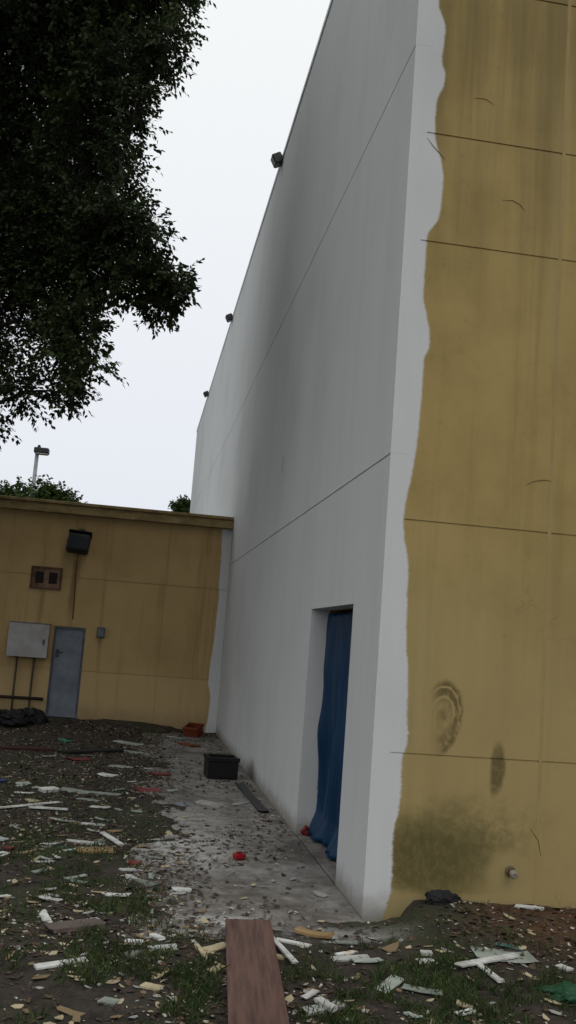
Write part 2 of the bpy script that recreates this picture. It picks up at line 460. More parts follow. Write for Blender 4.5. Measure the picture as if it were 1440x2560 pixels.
for z in JR: box('joint_filler', (TW+.0005, 5.98, .007, .28, z-.05, z+.05), STUC, B)
SEAL = simple('joint_sealant', (.285, .215, .09), .15, 6, .85, (.25, .185, .075), bump=.3)
for xx in (XJ, 3.604):
    box('joint_sealant', (xx-.013, xx+.013, -.001, .2, .0, TOP-.02), SEAL, B)
COP = simple('coping_metal', (.55, .56, .555), .2, 3, .6)
box('parapet_coping', (-.014, .36, -.014, END+.03, TOP+.001, TOP+.09), COP, B, .006)
box('parapet_coping', (.361, 6.03, -.014, .36, TOP+.001, TOP+.09), COP, B, .006)
box('back_wall', (TW+.001, 6, END-.2, END-.002, -.15, TOP-.003), STUC, B)
box('side_wall', (5.8, 5.998, .301, END-.201, -.15, TOP-.003), STUC, B)
box('roof', (TW+.001, 5.79, .301, END-.21, TOP-.45, TOP-.3), COP, B)
# door opening: lining and threshold
RV = hit(824, 1540, 1, D1).x; print('RV', RV)            # depth of the reveal
box('door_reveal', (TW, RV+.1, D1, D1+.12, -.15, DZ+.12), STUC, B)
box('door_reveal', (TW, RV+.1, D0-.12, D0, -.15, DZ+.12), STUC, B)
box('door_lintel', (TW, RV+.1, D0, D1, DZ, DZ+.12), STUC, B)
box('threshold', (.004, RV+.4, D0+.002, D1-.002, -.12, .012), APR, B, .004)
DARK = simple('dark_interior', (.02, .02, .02), .3)
box('door_backing', (RV+.11, RV+.15, D0-.2, D1+.2, -.1, DZ+.1), DARK, B)

# blue sheeting over the doorway
def tarp_mat():
    t = NT('blue_sheeting')
    n = t.noise(3, (1, 6, .6), 4, .6); f = t.noise(90, detail=2)
    t.col(t.mix(t.ss(n, .35, .7), (.002, .024, .062), (.004, .038, .092))).rough(.42)
    t.b.inputs['Specular IOR Level'].default_value = .18
    t.bump(n*.8+f*.12, .35, .02); return t.m
TM = tarp_mat()
def tarp():
    v = []; f = []; nu, nv = 70, 60
    for j in range(nv+1):
        w = j/nv
        for i in range(nu+1):
            s = i/nu
            yy = D0+.01+s*(D1-D0-.02)
            zz = .03+w*(DZ-.06)
            if i == nu: zz += 0
            fold = .026*math.sin(s*44+.9*math.sin(w*3))+.014*math.sin(s*71+2*w)+.012*math.sin(w*9+s*13)
            xx = RV+.03+fold*(1-.5*w)
            edge = max(0, (s-.86)/.14)
            xx -= edge*(.02+.05*float(vnoise(zz*3.2, 1.3, 5))+.02*math.sin(min(1, w*1.05)*math.pi)**2)
            if w < .1: xx -= (.1-w)*(.8+.4*math.sin(s*17))*.8
            if w < .1: zz = max(zz, .022)
            v.append((xx, yy, zz))
    for j in range(nv):
        for i in range(nu):
            a = j*(nu+1)+i; f.append((a, a+1, a+nu+2, a+nu+1))
    me = pymesh('blue_sheet', v, f, True)
    o = link('plastic_sheet', me, TM)
    md = o.modifiers.new('thick', 'SOLIDIFY'); md.thickness = .003
    return tag(o, 'blue plastic sheeting hung in folds across the doorway of the white wall', 'sheeting')
tarp()

# floodlights along the parapet
BLK = simple('black_fixture', (.012, .013, .015), .3, 10, .5, spec=.4)
GLS = simple('lamp_glass', (.022, .026, .03), .2, 10, .15, spec=.6, bump=0)
for py, px, ht, lab in ((388, 707, .24, 'dark floodlight on the roof edge of the white wall, nearest of the three'),
                   (782, 583, .22, 'dark floodlight on the white roof edge, between the nearest and farthest ones'),
                   (985, 522, .22, 'small dark floodlight on the white roof edge, farthest of the three')):
    y = onW(px, py).y
    t_ = thing('roof_floodlight', lab, 'floodlight', (-.015, y, TOP+.03), 'floodlights along the parapet')
    bm = bmesh.new(); add_box(bm, -.012, 0, -.05, .05, -.06, .06, .003); link('mounting_plate', bm_mesh(bm, 'mounting_plate'), BLK, t_, (0, 0, 0))
    tube('arm', [(-.01, 0, -.02), (-.05, 0, -.03), (-.06, 0, 0)], .014, BLK, t_, loc=(0, 0, 0))
    M = Matrix.Translation((-.075, 0, .0)) @ Matrix.Rotation(math.radians(-28), 4, 'Y')
    bm = bmesh.new(); add_box(bm, -.08, .08, -.10, .10, -ht/2+.02, ht/2-.05, .015, M); link('housing', bm_mesh(bm, 'housing'), BLK, t_, (0, 0, 0))
    bm = bmesh.new(); add_box(bm, -.065, .065, -.08, .08, -ht/2+.014, -ht/2+.019, .001, M); link('lens', bm_mesh(bm, 'lens'), GLS, t_, (0, 0, 0))

# pipe stub low on the tan wall
q = onR(1275, 2178)
PIP = simple('old_pipe', (.16, .12, .07), .4, 30, .6)
p_ = thing('pipe_stub', 'short capped pipe stub poking out low on the tan wall', 'pipe', (q.x, -.001, q.z))
tube('flange', [(0, 0, 0), (0, -.008, 0), (0, -.012, 0)], [.036, .036, .028], PIP, p_, 20, (0, 0, 0), False)
tube('pipe', [(0, -.01, 0), (0, -.04, 0), (0, -.06, -.006)], .019, PIP, p_, 16, (0, 0, 0))
tube('cap', [(0, -.05, -.003), (0, -.075, -.009), (0, -.082, -.011)], [.026, .026, .018], simple('cap_metal', (.30, .27, .22), .3, 20, .5), p_, 12, (0, 0, 0), False)

# dry creeper stems stuck to the tan wall
VIN = simple('dry_stem', (.085, .062, .028), .3, 30, .9)
for pts, lab in (([(1068, 345), (1085, 368), (1100, 384), (1113, 400)], 'thin dry stem slanting over the paint edge below a wall joint'),
                 ([(1255, 500), (1283, 502), (1300, 512), (1312, 528)], 'curled dry stem stuck high on the tan wall'),
                 ([(1315, 1212), (1335, 1203), (1360, 1200), (1380, 1203)], 'arched dry stem on the tan wall above its middle joint'),
                 ([(1325, 2070), (1345, 2100), (1352, 2140)], 'bent dry stem low on the tan wall above the pipe stub'),
                 ([(1185, 245), (1215, 248), (1235, 262)], 'short arched dry stem on the tan wall above the joints')):
    P = [onR(*a) for a in pts]; P = [Vector((a.x, -.0025, a.z)) for a in P]
    o = tube('dry_stem', [a-P[0] for a in P], [.0008]+[.0019]*(len(P)-2)+[.0007], VIN, None, 5, P[0]); tag(o, lab, 'stem', 'dry stems on the tan wall')

# ------------------------------------------------------------------ the low building
LX0 = -9.0; HL = 3.99
zc = onL(560, 1322).z                # underside of the cornice
J1 = (onL(0, 1430).z+onL(540, 1472).z)/2; J2 = onL(400, 1691).z
LB = thing('low_building', 'low tan flat-roofed building with a jutting cornice, beside the white wall', 'building', (LX0/2, LY, 0))
XV = onL(412, 1480).x
dq0, dq1 = onL(130, 1572), onL(204, 1680)
DX0, DX1 = onL(124, 1680).x, onL(204, 1680).x
DTOP = onL(175, 1567).z; DBOT = onL(150, 1793).z
rows = [(-.15, J2), (J2, J1), (J1, zc)]
cols = [(LX0, -6.2), (-6.2, XV), (XV, -.001)]
for zi, (z0, z1) in enumerate(rows):
    for ci, (x0, x1) in enumerate(cols):
        g_ = .006
        a, b_ = x0+(g_*.5 if ci else 0), x1-(g_*.5 if ci < 2 else 0); c, d = z0+(g_ if zi else 0), z1-(g_ if zi < 2 else 0)
        if ci == 1 and zi == 0:
            box('wall_panel', (a, DX0, LY, LY+.2, c, d), LOWM, LB)
            box('wall_panel', (DX1, b_, LY, LY+.2, c, d), LOWM, LB)
        elif ci == 1 and zi == 1:
            cells('wall_panel', (a, DX0, DX1, b_), (c, DTOP, d), {(1, 0)}, 1, LY, LY+.2, LOWM, LB)
        else:
            box('wall_panel', (a, b_, LY, LY+.2, c, d), LOWM, LB)
for z in (J1, J2):
    box('joint_filler', (LX0+.02, DX0-.02, LY+.012, LY+.19, z-.04, z+.04), LOWM, LB)
    box('joint_filler', (DX1+.02, -.01, LY+.012, LY+.19, z-.04, z+.04), LOWM, LB)
box('joint_filler', (DX0-.02, DX1+.02, LY+.013, LY+.189, J1-.041, J1+.041), LOWM, LB)
for x in (XV, -6.2): box('joint_filler', (x-.04, x+.04, LY+.014, LY+.188, .01, zc-.02), LOWM, LB)
def cornice_mat():
    t = NT('cornice_paint'); n = t.noise(3, (1, 1, 2), 6, .7); n2 = t.noise(20, detail=4)
    c = t.mix(t.ss(n, .38, .66), (.31, .225, .105), (.19, .14, .06)); c = t.mix(t.ss(n2, .5, .75)*.4, c, (.11, .085, .035))
    t.col(c).rough(.9).bump(n2, .3, .006); return t.m
CM = cornice_mat()
bm = bmesh.new(); add_box(bm, LX0-.06, -.004, LY-.11, LY+.3, zc+.0, HL-.03, .008); link('cornice', bm_mesh(bm, 'cornice'), CM, LB)
bm = bmesh.new(); add_box(bm, LX0-.08, -.003, LY-.14, LY+.3, HL-.029, HL+.03, .008); link('cornice_cap', bm_mesh(bm, 'cornice_cap'), CM, LB)
box('roof', (LX0+.01, -.004, LY+.301, LY+12, HL-.35, HL-.2), COP, LB)
box('side_wall', (LX0+.001, LX0+.2, LY+.201, LY+12, -.15, HL-.2), LOWM, LB)
box('back_wall', (LX0+.001, -.004, LY+12.001, LY+12.2, -.15, HL-.2), LOWM, LB)
box('interior_backing', (DX0-.1, DX1+.1, LY+.21, LY+.25, -.1, DTOP+.2), DARK, LB)
# door in it
DOORM = simple('door_paint', (.20, .23, .265), .3, 5, .6, (.125, .14, .155))
FRM = simple('door_frame_paint', (.10, .11, .12), .3, 8, .6)
door = box('door', (DX0+.035, DX1-.035, LY+.035, LY+.08, DBOT, DTOP-.045), DOORM, LB, .004)
door['label'] = 'blue-grey metal door'
def sub(o, par):
    o.parent = par; o.location = (0, 0, 0)
box('door_frame', (DX0+.001, DX0+.034, LY+.002, LY+.12, -.1, DTOP-.002), FRM, LB)
box('door_frame', (DX1-.034, DX1-.001, LY+.002, LY+.12, -.1, DTOP-.002), FRM, LB)
box('door_frame', (DX0+.0345, DX1-.0345, LY+.003, LY+.12, DTOP-.043, DTOP-.002), FRM, LB)
hp = onL(143, 1630)
bm = bmesh.new(); add_box(bm, hp.x-.03, hp.x+.03, LY+.029, LY+.0345, hp.z-.09, hp.z+.05, .003)
add_box(bm, hp.x-.015, hp.x+.09, LY-.008, LY+.008, hp.z-.01, hp.z+.012, .004); add_box(bm, hp.x-.015, hp.x+.01, LY-.006, LY+.03, hp.z-.008, hp.z+.01)
sub(link('door_handle', bm_mesh(bm, 'door_handle'), GLS), door)
for z in (DBOT+.2, (DBOT+DTOP)/2, DTOP-.25):
    bm = bmesh.new(); add_box(bm, DX1-.045, DX1-.03, LY+.022, LY+.034, z-.05, z+.05, .003); sub(link('hinge', bm_mesh(bm, 'hinge'), FRM), door)
STEPM = simple('dark_step', (.035, .035, .028), .4, 6, .9)  # dark mottled tone for the step below the door
box('door_step', (DX0-.02, DX1+.05, LY-.42, LY+.033, -.12, DBOT-.006), STEPM, LB, .01)

# wall lamp on the low building
def wall_lamp():
    q = onL(200, 1358); t_ = thing('wall_floodlight', 'black box floodlight bracketed high on the low tan building above its door', 'floodlight', (q.x, LY, q.z))
    z0 = (0, 0, 0)
    bm = bmesh.new(); add_box(bm, -.07, .07, -.03, -.001, -.09, .09, .005); link('back_box', bm_mesh(bm, 'back_box'), BLK, t_, z0)
    M = Matrix.Translation((-.01, -.17, -.01)) @ Matrix.Rotation(math.radians(-24), 4, 'X') @ Matrix.Rotation(math.radians(4), 4, 'Y')
    bm = bmesh.new(); add_box(bm, -.2, .2, -.09, .08, -.2, .17, .03, M); link('housing', bm_mesh(bm, 'housing'), BLK, t_, z0)
    bm = bmesh.new(); add_box(bm, -.17, .17, -.096, -.091, -.17, .10, .001, M); link('lens', bm_mesh(bm, 'lens'), GLS, t_, z0)
    bm = bmesh.new(); add_box(bm, -.21, .21, -.14, .09, .171, .19, .006, M); link('visor', bm_mesh(bm, 'visor'), BLK, t_, z0)
    tube('bracket', [(.0, -.02, .06), (.02, -.06, .2), (.04, -.14, .24), (.05, -.17, .17)], .02, BLK, t_, 8, z0)
    bm = bmesh.new(); add_box(bm, -.04, .08, -.17, -.06, .19, .25, .015); link('swivel', bm_mesh(bm, 'swivel'), BLK, t_, z0)
    e = onL(182, 1548)
    tube('conduit', [(-.01, -.012, -.08), (-.02, -.012, -.4), (e.x-q.x, -.012, e.z-q.z)], .009, simple('painted_conduit', (.15, .095, .045), .4, 9, .8), t_, 8, z0)
wall_lamp()
# square vent plate with two dark louvres
q0, q1 = onL(80, 1412), onL(152, 1478)
cx, cz = (q0.x+q1.x)/2, (q0.z+q1.z)/2; w2, h2 = (q1.x-q0.x)/2*.96, (q0.z-q1.z)/2*.9
vt = thing('wall_vent', 'square red-brown vent plate with two dark openings on low building', 'vent', (cx, LY, cz))
VB = simple('vent_paint', (.15, .085, .05), .4, 12, .8); VD = simple('vent_dark', (.018, .014, .012), .2)
bm = bmesh.new(); add_box(bm, -w2, w2, -.016, -.001, -h2, h2, .003); link('plate', bm_mesh(bm, 'plate'), simple('vent_plate', (.20, .125, .07), .4, 12, .8), vt, (0, 0, 0))
for (a, b_, c, d) in ((-w2-.01, w2+.01, h2-.025, h2+.01), (-w2-.01, w2+.01, -h2-.01, -h2+.025), (-w2-.009, -w2+.03, -h2+.026, h2-.026), (w2-.03, w2+.009, -h2+.026, h2-.026)):
    bm = bmesh.new(); add_box(bm, a, b_, -.03, -.017, c, d, .003); link('frame', bm_mesh(bm, 'frame'), VB, vt, (0, 0, 0))
for s in (-1, 1):
    bm = bmesh.new(); add_box(bm, s*w2*.45-.075, s*w2*.45+.075, -.021, -.0165, -h2*.5, h2*.5, .002); lo = link('louvre', bm_mesh(bm, 'louvre'), VD, vt, (0, 0, 0))
    for k in range(4):
        z = -h2*.5+.03+k*.055
        bm = bmesh.new(); add_box(bm, s*w2*.45-.07, s*w2*.45+.07, -.032, -.0215, z-.006, z+.01, .002); o = link('slat', bm_mesh(bm, 'slat'), VD); sub(o, lo)
# grey cabinet
q0, q1 = onL(24, 1552, .2), onL(116, 1648, .2)
cx, cz = (q0.x+q1.x)/2, (q0.z+q1.z)/2; w2, h2 = (q1.x-q0.x)/2*.97, (q0.z-q1.z)/2*.93
cb = thing('electrical_cabinet', 'pale grey electrical cabinet on the low wall, left of the door', 'cabinet', (cx, LY, cz))
CABM = simple('cabinet_paint', (.40, .385, .375), .25, 6, .6, (.30, .285, .27)); CABD = simple('cabinet_side', (.16, .155, .15), .3, 6, .7)
bm = bmesh.new(); add_box(bm, -w2, w2, -.185, -.001, -h2, h2, .006); link('body', bm_mesh(bm, 'body'), CABD, cb, (0, 0, 0))
bm = bmesh.new(); add_box(bm, -w2-.008, w2+.008, -.205, -.187, -h2-.008, h2+.008, .005); dd = link('cabinet_door', bm_mesh(bm, 'cabinet_door'), CABM, cb, (0, 0, 0))
bm = bmesh.new(); add_box(bm, w2-.09, w2-.05, -.225, -.206, -.06, .03, .004); sub(link('latch', bm_mesh(bm, 'latch'), FRM), dd)
bm = bmesh.new(); add_box(bm, -w2-.012, w2+.012, -.215, -.001, h2+.009, h2+.022, .003); link('rain_hood', bm_mesh(bm, 'rain_hood'), CABD, cb, (0, 0, 0))
CON = simple('conduit_grey', (.13, .10, .06), .4, 9, .7)
for s in (-.25, .18):
    tube('conduit', [(s*w2*2, -.06, -h2), (s*w2*2, -.05, -h2-.3), (s*w2*2, -.05, -cz+.02)], .018, CON, cb, 8, (0, 0, 0))
# junction box right of the door
q = onL(252, 1580, .1)
jb = thing('junction_box', 'small dark grey junction box on the low wall, right of the door', 'box', (q.x, LY, q.z))
JBM = simple('junction_box_paint', (.085, .10, .105), .3, 12, .6); JB2 = simple('junction_box_lid', (.15, .17, .175), .3, 12, .5)
bm = bmesh.new(); add_box(bm, -.07, .07, -.09, -.001, -.1, .085, .006); link('body', bm_mesh(bm, 'body'), JBM, jb, (0, 0, 0))
bm = bmesh.new(); add_box(bm, -.06, .05, -.098, -.091, -.085, .05, .003); link('lid', bm_mesh(bm, 'lid'), JB2, jb, (0, 0, 0))
# rail / pipe low on the wall
a, b_ = onL(-60, 1734, .08), onL(108, 1747, .08)
rp = thing('wall_pipe', 'dark horizontal pipe low on the tan wall below the grey cabinet', 'pipe', ((a.x+b_.x)/2, LY, a.z-.02))
RP = simple('dark_pipe', (.03, .022, .016), .3, 10, .7)
hw = (b_.x-a.x)/2
tube('pipe', [(-hw, -.08, 0), (hw, -.08, 0)], .028, RP, rp, 10, (0, 0, 0))
for s in (-.6, .1, .9):
    tube('bracket', [(s*hw, 0, 0), (s*hw, -.08, 0)], .014, RP, rp, 6, (0, 0, 0))

# ------------------------------------------------------------------ trees
BARK = simple('bark', (.024, .020, .016), .4, 6, .95, stretch=(1, 1, .3), bump=.6)
def leaf_mat(name, c1, c2, c3):
    t = NT(name); g1 = t.noise(.9, detail=3, rough=.5); g2 = t.noise(23, detail=1, off=3)
    c = t.mix(t.ss(g1, .4, .66), c1, c2); c = t.mix(t.ss(g2, .52, .7)*.8, c, c3)
    t.col(c).rough(.55); t.b.inputs['Specular IOR Level'].default_value = .2
    tr = t.t.nodes.new('ShaderNodeBsdfTranslucent'); t.lk(c, tr.inputs[0])
    mxs = t.t.nodes.new('ShaderNodeMixShader'); mxs.inputs[0].default_value = .25
    t.lk(t.b.outputs[0], mxs.inputs[1]); t.lk(tr.outputs[0], mxs.inputs[2])
    t.lk(mxs.outputs[0], t.t.nodes['Material Output'].inputs[0]); return t.m
def norm(a): return a/np.maximum(np.linalg.norm(a, axis=-1, keepdims=True), 1e-9)
def sprays(start, direc, length, nleaf, ll, lw):
    """leaf quads along twigs; start, direc (N,3), length (N,)"""
    N = len(start); d = norm(direc)
    up = np.array([0, 0, 1.0]); side = norm(np.cross(d, up+RNG.normal(0, .35, (N, 3)))); nrm = np.cross(side, d)
    k = (np.arange(nleaf)+.6)/nleaf
    s = k[None, :, None]*length[:, None, None]
    base = start[:, None]+d[:, None]*s+np.array([0, 0, -1.0])*(s**2)*.15
    base = base+RNG.normal(0, .018, base.shape)
    sg = np.where(np.arange(nleaf) % 2 == 0, 1.0, -1.0)[None, :, None]
    ld = norm(d[:, None]*.75+side[:, None]*sg*.8+RNG.normal(0, .33, base.shape)+np.array([0, 0, -.25]))
    ln = norm(nrm[:, None]+RNG.normal(0, .5, base.shape)); lw_ = norm(np.cross(ld, ln))
    L = ll*(.65+.6*RNG.random((N, nleaf, 1))); Wd = lw*(.7+.5*RNG.random((N, nleaf, 1)))
    p0 = base; p2 = base+ld*L; pm = base+ld*L*.45
    q = np.stack([p0, pm+lw_*Wd, p2-np.array([0, 0, 1])*L*.12, pm-lw_*Wd], 2).reshape(-1, 3)
    f = np.arange(len(q)).reshape(-1, 4)
    return q, f
def twig_mesh(start, direc, length, r=.004):
    N = len(start); d = norm(direc); a = norm(np.cross(d, np.array([.3, .2, 1.0]))); b = np.cross(d, a)
    V = []; e = start+d*length[:, None]+np.array([0, 0, -1.0])*(length[:, None]**2)*.15
    for k in range(3):
        th = 2*math.pi*k/3; V.append(start-d*.25+a*r*math.cos(th)+b*r*math.sin(th))
    V.append(e)
    V = np.stack(V, 1).reshape(-1, 3); i = np.arange(N)[:, None]*4
    F3 = np.concatenate([i+np.array([[0, 1, 3]]), i+np.array([[1, 2, 3]]), i+np.array([[2, 0, 3]])])
    return V, F3
def make_tree(name, label, trunk_xy, th, tr, lobes, mat, dens, nleaf, ll, lw, slen, group=None, twigs=True, bare=.45):
    root = thing(name, label, 'tree', (trunk_xy[0], trunk_xy[1], float(gz(trunk_xy[0], trunk_xy[1]))), group)
    bx, by, bz = root.location
    tube('trunk', [(bx, by, bz-.1), (bx+.02*th, by+.01*th, bz+th*.35), (bx+.01*th, by, bz+th*.7), (bx+.03*th, by+.02*th, bz+th)],
         [tr*1.35, tr, tr*.8, tr*.45], BARK, root, 12)
    tp = Vector((bx+.015*th, by+.005*th, bz+th*.6))
    st, di, le = [], [], []
    order = sorted(lobes, key=lambda l: (Vector(l[0])-tp).length); done = [(tp+Vector((0, 0, th*.15)), 0)]
    for i, (c, r) in enumerate(order):
        c = Vector(c); r_ = max(r)
        # every limb springs from the nearest limb end that is closer to the trunk
        s0, lv = min(done, key=lambda q: (q[0]-c).length+.35*(q[0]-tp).length); done.append((c, lv+1))
        w = Vector((random.uniform(-.14, .14), random.uniform(-.14, .14), random.uniform(-.05, .16)))*(c-s0).length
        k = tr*.42*.62**min(lv, 5)
        tube('limb', [s0, s0.lerp(c, .3)+w*.7, s0.lerp(c, .6)+w, s0.lerp(c, .85)+w*.4, c], [k, k*.85, k*.72, k*.62, k*.5], BARK, root, 6)
        n = max(60, int(dens*(r[0]*r[1]+r[1]*r[2]+r[0]*r[2])/3))
        u = norm(RNG.normal(0, 1, (n, 3))); rad = RNG.random((n, 1))**.45
        # clump the sprays: keep by a 3d-ish noise so that gaps open
        P = np.array(c)+u*rad*np.array(r)*.86
        keep = vnoise(P[:, 0]*1.7+P[:, 2]*.9, P[:, 1]*1.5+P[:, 2]*1.6, 3) > bare*.62
        P = P[keep]; u = u[keep]
        d = u*np.array([1, 1, .6])+RNG.normal(0, .55, P.shape)+np.array([0, 0, -.1])
        st.append(P); di.append(d); le.append(slen*min(1, .45+.75*min(r))*(.55+.7*RNG.random(len(P))))
    st = np.concatenate(st); di = np.concatenate(di); le = np.concatenate(le)
    q, f = sprays(st, di, le, nleaf, ll, lw)
    o = link('crown', np_mesh('crown', q, f), mat, root); print(name, len(f))
    if twigs:
        q, f = twig_mesh(st, di, le); link('twigs', np_mesh('twigs', q, f), BARK, root)
    return root
LEAF = leaf_mat('leaf', (.020, .032, .012), (.038, .056, .017), (.07, .095, .025))
def lobe(px, py, rp, y, fz=1.0):
    c = hit(px, py, 1, y); d = (c-CAM).dot(_F); r = rp/FPX*d
    return (tuple(c), (r, max(r, .7), r*fz))
near = [lobe(425, -60, 90, 5.0), lobe(330, 60, 120, 5.4), lobe(415, 115, 52, 4.6), lobe(250, -60, 190, 6.2), lobe(290, 190, 105, 5.0), lobe(340, 255, 55, 4.4),
        lobe(240, 330, 125, 5.2), lobe(305, 415, 50, 4.8), lobe(205, 480, 140, 5.6), lobe(290, 560, 70, 4.8), lobe(372, 585, 42, 4.5), lobe(245, 640, 100, 5.2),
        lobe(335, 690, 52, 4.7), lobe(400, 705, 34, 4.5), lobe(445, 712, 24, 4.45), lobe(395, 755, 28, 4.4), lobe(140, 690, 140, 5.8), lobe(185, 810, 66, 5.0), lobe(110, 880, 105, 5.4), lobe(205, 900, 50, 4.8), lobe(262, 925, 30, 4.7),
        lobe(165, 985, 45, 4.8), lobe(60, 980, 68, 5.2), lobe(-20, 1015, 82, 5.2), lobe(50, 800, 150, 6), lobe(60, 550, 190, 6.4), lobe(80, 300, 200, 6.4), lobe(90, 80, 200, 6.6),
        lobe(-150, 890, 170, 6), lobe(-150, 650, 240, 6.6), lobe(-150, 300, 260, 7), lobe(-100, -50, 280, 7)]
far_ = [((-3.4, 5.6, 10.2), (1.7, 1.9, 1.4)), ((-4.4, 8.4, 9.6), (1.9, 2.2, 1.8)), ((-6.3, 5.0, 9.6), (2.2, 2.2, 1.9)), ((-6.6, 8.6, 10.6), (2.4, 2.3, 1.8)), ((-8.4, 6.2, 8.2), (2.3, 2.4, 2.0)),
        ((-7.2, 3.4, 7.0), (2.0, 1.8, 1.7)), ((-5.2, 7.4, 11.8), (2.2, 2.2, 1.3)), ((-8.4, 9.2, 7.4), (2.0, 1.9, 1.8)), ((-6.4, 9.4, 6.6), (1.8, 1.7, 1.5)), ((-9.2, 4.4, 6.0), (1.7, 1.6, 1.4)), ((-6.0, 6.6, 7.2), (2.2, 2.2, 2.0)), ((-5.9, 8.4, 5.0), (1.3, 1.8, 1.1)), ((-5.6, 6.4, 4.9), (1.1, 1.6, 1.0)), ((-6.2, 4.2, 5.0), (1.4, 1.6, 1.1)), ((-7.6, 9.8, 4.9), (1.8, 1.5, 1.1)), ((-5.4, 10.2, 8.2), (1.7, 1.3, 1.6)), ((-3.6, 9.6, 8.8), (1.2, 1.4, 1.3))]  # the low lobes, out of view, are added to shade the white wall
make_tree('leafy_tree', 'big dark leafy tree hanging over the yard beside the white wall', (-7.2, 6.9), 7.2, .27, near+far_, LEAF, 760, 14, .074, .022, .42, bare=.74)
LEAF2 = leaf_mat('leaf_far', (.022, .045, .010), (.045, .075, .016), (.075, .105, .025))
def far_tree(px, py_top, rp, y, lab, n=3):
    c = hit(px, py_top, 1, y); d = (c-CAM).dot(_F); r = rp/FPX*d; top = c.z
    lobes = []
    for i in range(n):
        lobes.append(((c.x+random.uniform(-.9, .9)*r, y+random.uniform(-.4, .4)*r, top-r*random.uniform(.75, 1.1)), (r*.8, r*.8, r*.7)))
    lobes += [((c.x, y, top-r*.75), (r*.7, r*.7, r*.7)), ((c.x, y, top-r*1.6), (r*1.1, r, r*.9))]
    make_tree('background_tree', lab, (c.x, y), max(1.5, top-r*1.2), .16, lobes, LEAF2, 210, 10, .17, .05, .6, 'trees beyond the low building', False, .2)
far_tree(20, 1205, 55, 34, 'green tree behind the low building at the left picture edge', 3)
far_tree(112, 1208, 40, 31, 'bright green rounded tree just right of the lamp pole', 3)
far_tree(165, 1243, 26, 33, 'small low tree top, rightmost of the green clump by the lamp pole', 2)
far_tree(458, 1252, 15, 45, 'lone tiny tree top over the roof beside the white building', 2)

# lamp post beyond the low building
yl = 32.5
a = hit(93, 1132, 1, yl)
lp = thing('lamp_post', 'grey car park lamp post with a black box head behind low building', 'lamp post', (a.x-.0, yl, 0))
POLE = simple('galvanised_pole', (.26, .27, .28), .2, 3, .5)
tube('base', [(0, 0, 0), (0, 0, .5), (0, 0, .55)], [.28, .26, .1], CABD, lp, 16, (0, 0, 0), False)
tube('pole', [(0, 0, .5), (0, 0, a.z)], [.10, .075], POLE, lp, 12, (0, 0, 0))
bm = bmesh.new(); add_box(bm, -.12, .46, -.22, .22, a.z-.02, a.z+.2, .03); link('lamp_head', bm_mesh(bm, 'lamp_head'), BLK, lp, (0, 0, 0))
bm = bmesh.new(); add_box(bm, -.06, .42, -.18, .18, a.z-.05, a.z-.022, .004); link('lens', bm_mesh(bm, 'lens'), simple('lens_pale', (.6, .57, .48), .1, 5, .4), lp, (0, 0, 0))
tube('photocell', [(.05, 0, a.z+.2), (.05, 0, a.z+.3), (.05, 0, a.z+.33)], [.07, .06, .03], BLK, lp, 10, (0, 0, 0))

# ------------------------------------------------------------------ debris
WHT = simple('white_trim', (.52, .525, .50), .25, 14, .75, (.24, .225, .195), shift=.5); PALE = simple('pale_scrap', (.42, .36, .235), .3, 30, .85, (.29, .235, .14))
RED = simple('red_plastic', (.15, .014, .014), .3, 14, .5); TANW = simple('tan_wood', (.30, .20, .095), .3, 9, .85, stretch=(.4, 4, 4))
BRN = simple('wet_brown_board', (.125, .066, .050), .4, 9, .55, (.045, .023, .017), stretch=(.35, 4, 4), bump=.4); GRYB = simple('grey_board', (.11, .085, .072), .3, 8, .7, (.07, .05, .042))
GRN = simple('green_plastic', (.015, .075, .035), .3, 10, .5); TEAL = simple('teal_plastic', (.03, .20, .13), .2, 10, .5); BLU = simple('blue_plastic', (.02, .04, .16), .3, 10, .5)
ORG = simple('orange_plastic', (.15, .032, .012), .4, 6, .6, (.11, .022, .008)); GLY = simple('grey_green_scrap', (.23, .26, .22), .3, 16, .7); BLKP = simple('black_plastic', (.010, .010, .011), .4, 8, .5)
SHT = simple('milky_sheet', (.36, .39, .35), .3, 9, .5, (.22, .25, .215))
def base_z(x, y):
    z = float(gz(x, y))
    if SX0-.7 < x < 0 and SY0-.35 < y < SY1: z = max(z, SZ)
    return z
def board_mesh(L, Wd, T, warp=0, rag=.0, n=8):
    """a strip with slightly ragged ends, warp and bevelled look"""
    bm = bmesh.new(); rows = []
    for i in range(n+1):
        s = i/n; x = (s-.5)*L; z = warp*(4*(s-.5)**2)
        e = rag if i in (0, n) else rag*.25
        rr = []
        for (yy, zz) in ((-.5, .0), (-.5, .8), (-.42, 1), (.42, 1), (.5, .8), (.5, 0)):
            rr.append(bm.verts.new((x+random.uniform(-e, e)*L*.5, yy*Wd*(1+random.uniform(-1, 1)*rag*.5), z+zz*T)))
        rows.append(rr)
    for i in range(n):
        for k in range(6):
            bm.faces.new((rows[i][k], rows[i][(k+1) % 6], rows[i+1][(k+1) % 6], rows[i+1][k]))
    bm.faces.new(rows[0]); bm.faces.new(rows[-1])
    return bm_mesh(bm, 'board')
def board(name, p0, p1, w, t, mat, lab, cat, warp=.0, rag=.04, lift=.0, group='building scraps on the ground', tilt=0, roll=0):
    roll = roll or random.gauss(0, .05); lift = lift-.003
    a = onG(*p0); b = onG(*p1); L = max((b-a).length, .04); c = (a+b)/2
    za, zb = base_z(a.x, a.y), base_z(b.x, b.y); zc_ = base_z(c.x, c.y)
    o = link(name, board_mesh(L, w, t, warp, rag), mat, None, (c.x, c.y, max((za+zb)/2, zc_)+.003+lift))
    o.rotation_euler = (roll, -math.atan2(zb-za, L)*.8-tilt, math.atan2(b.y-a.y, b.x-a.x))
    return tag(o, lab, cat, group)
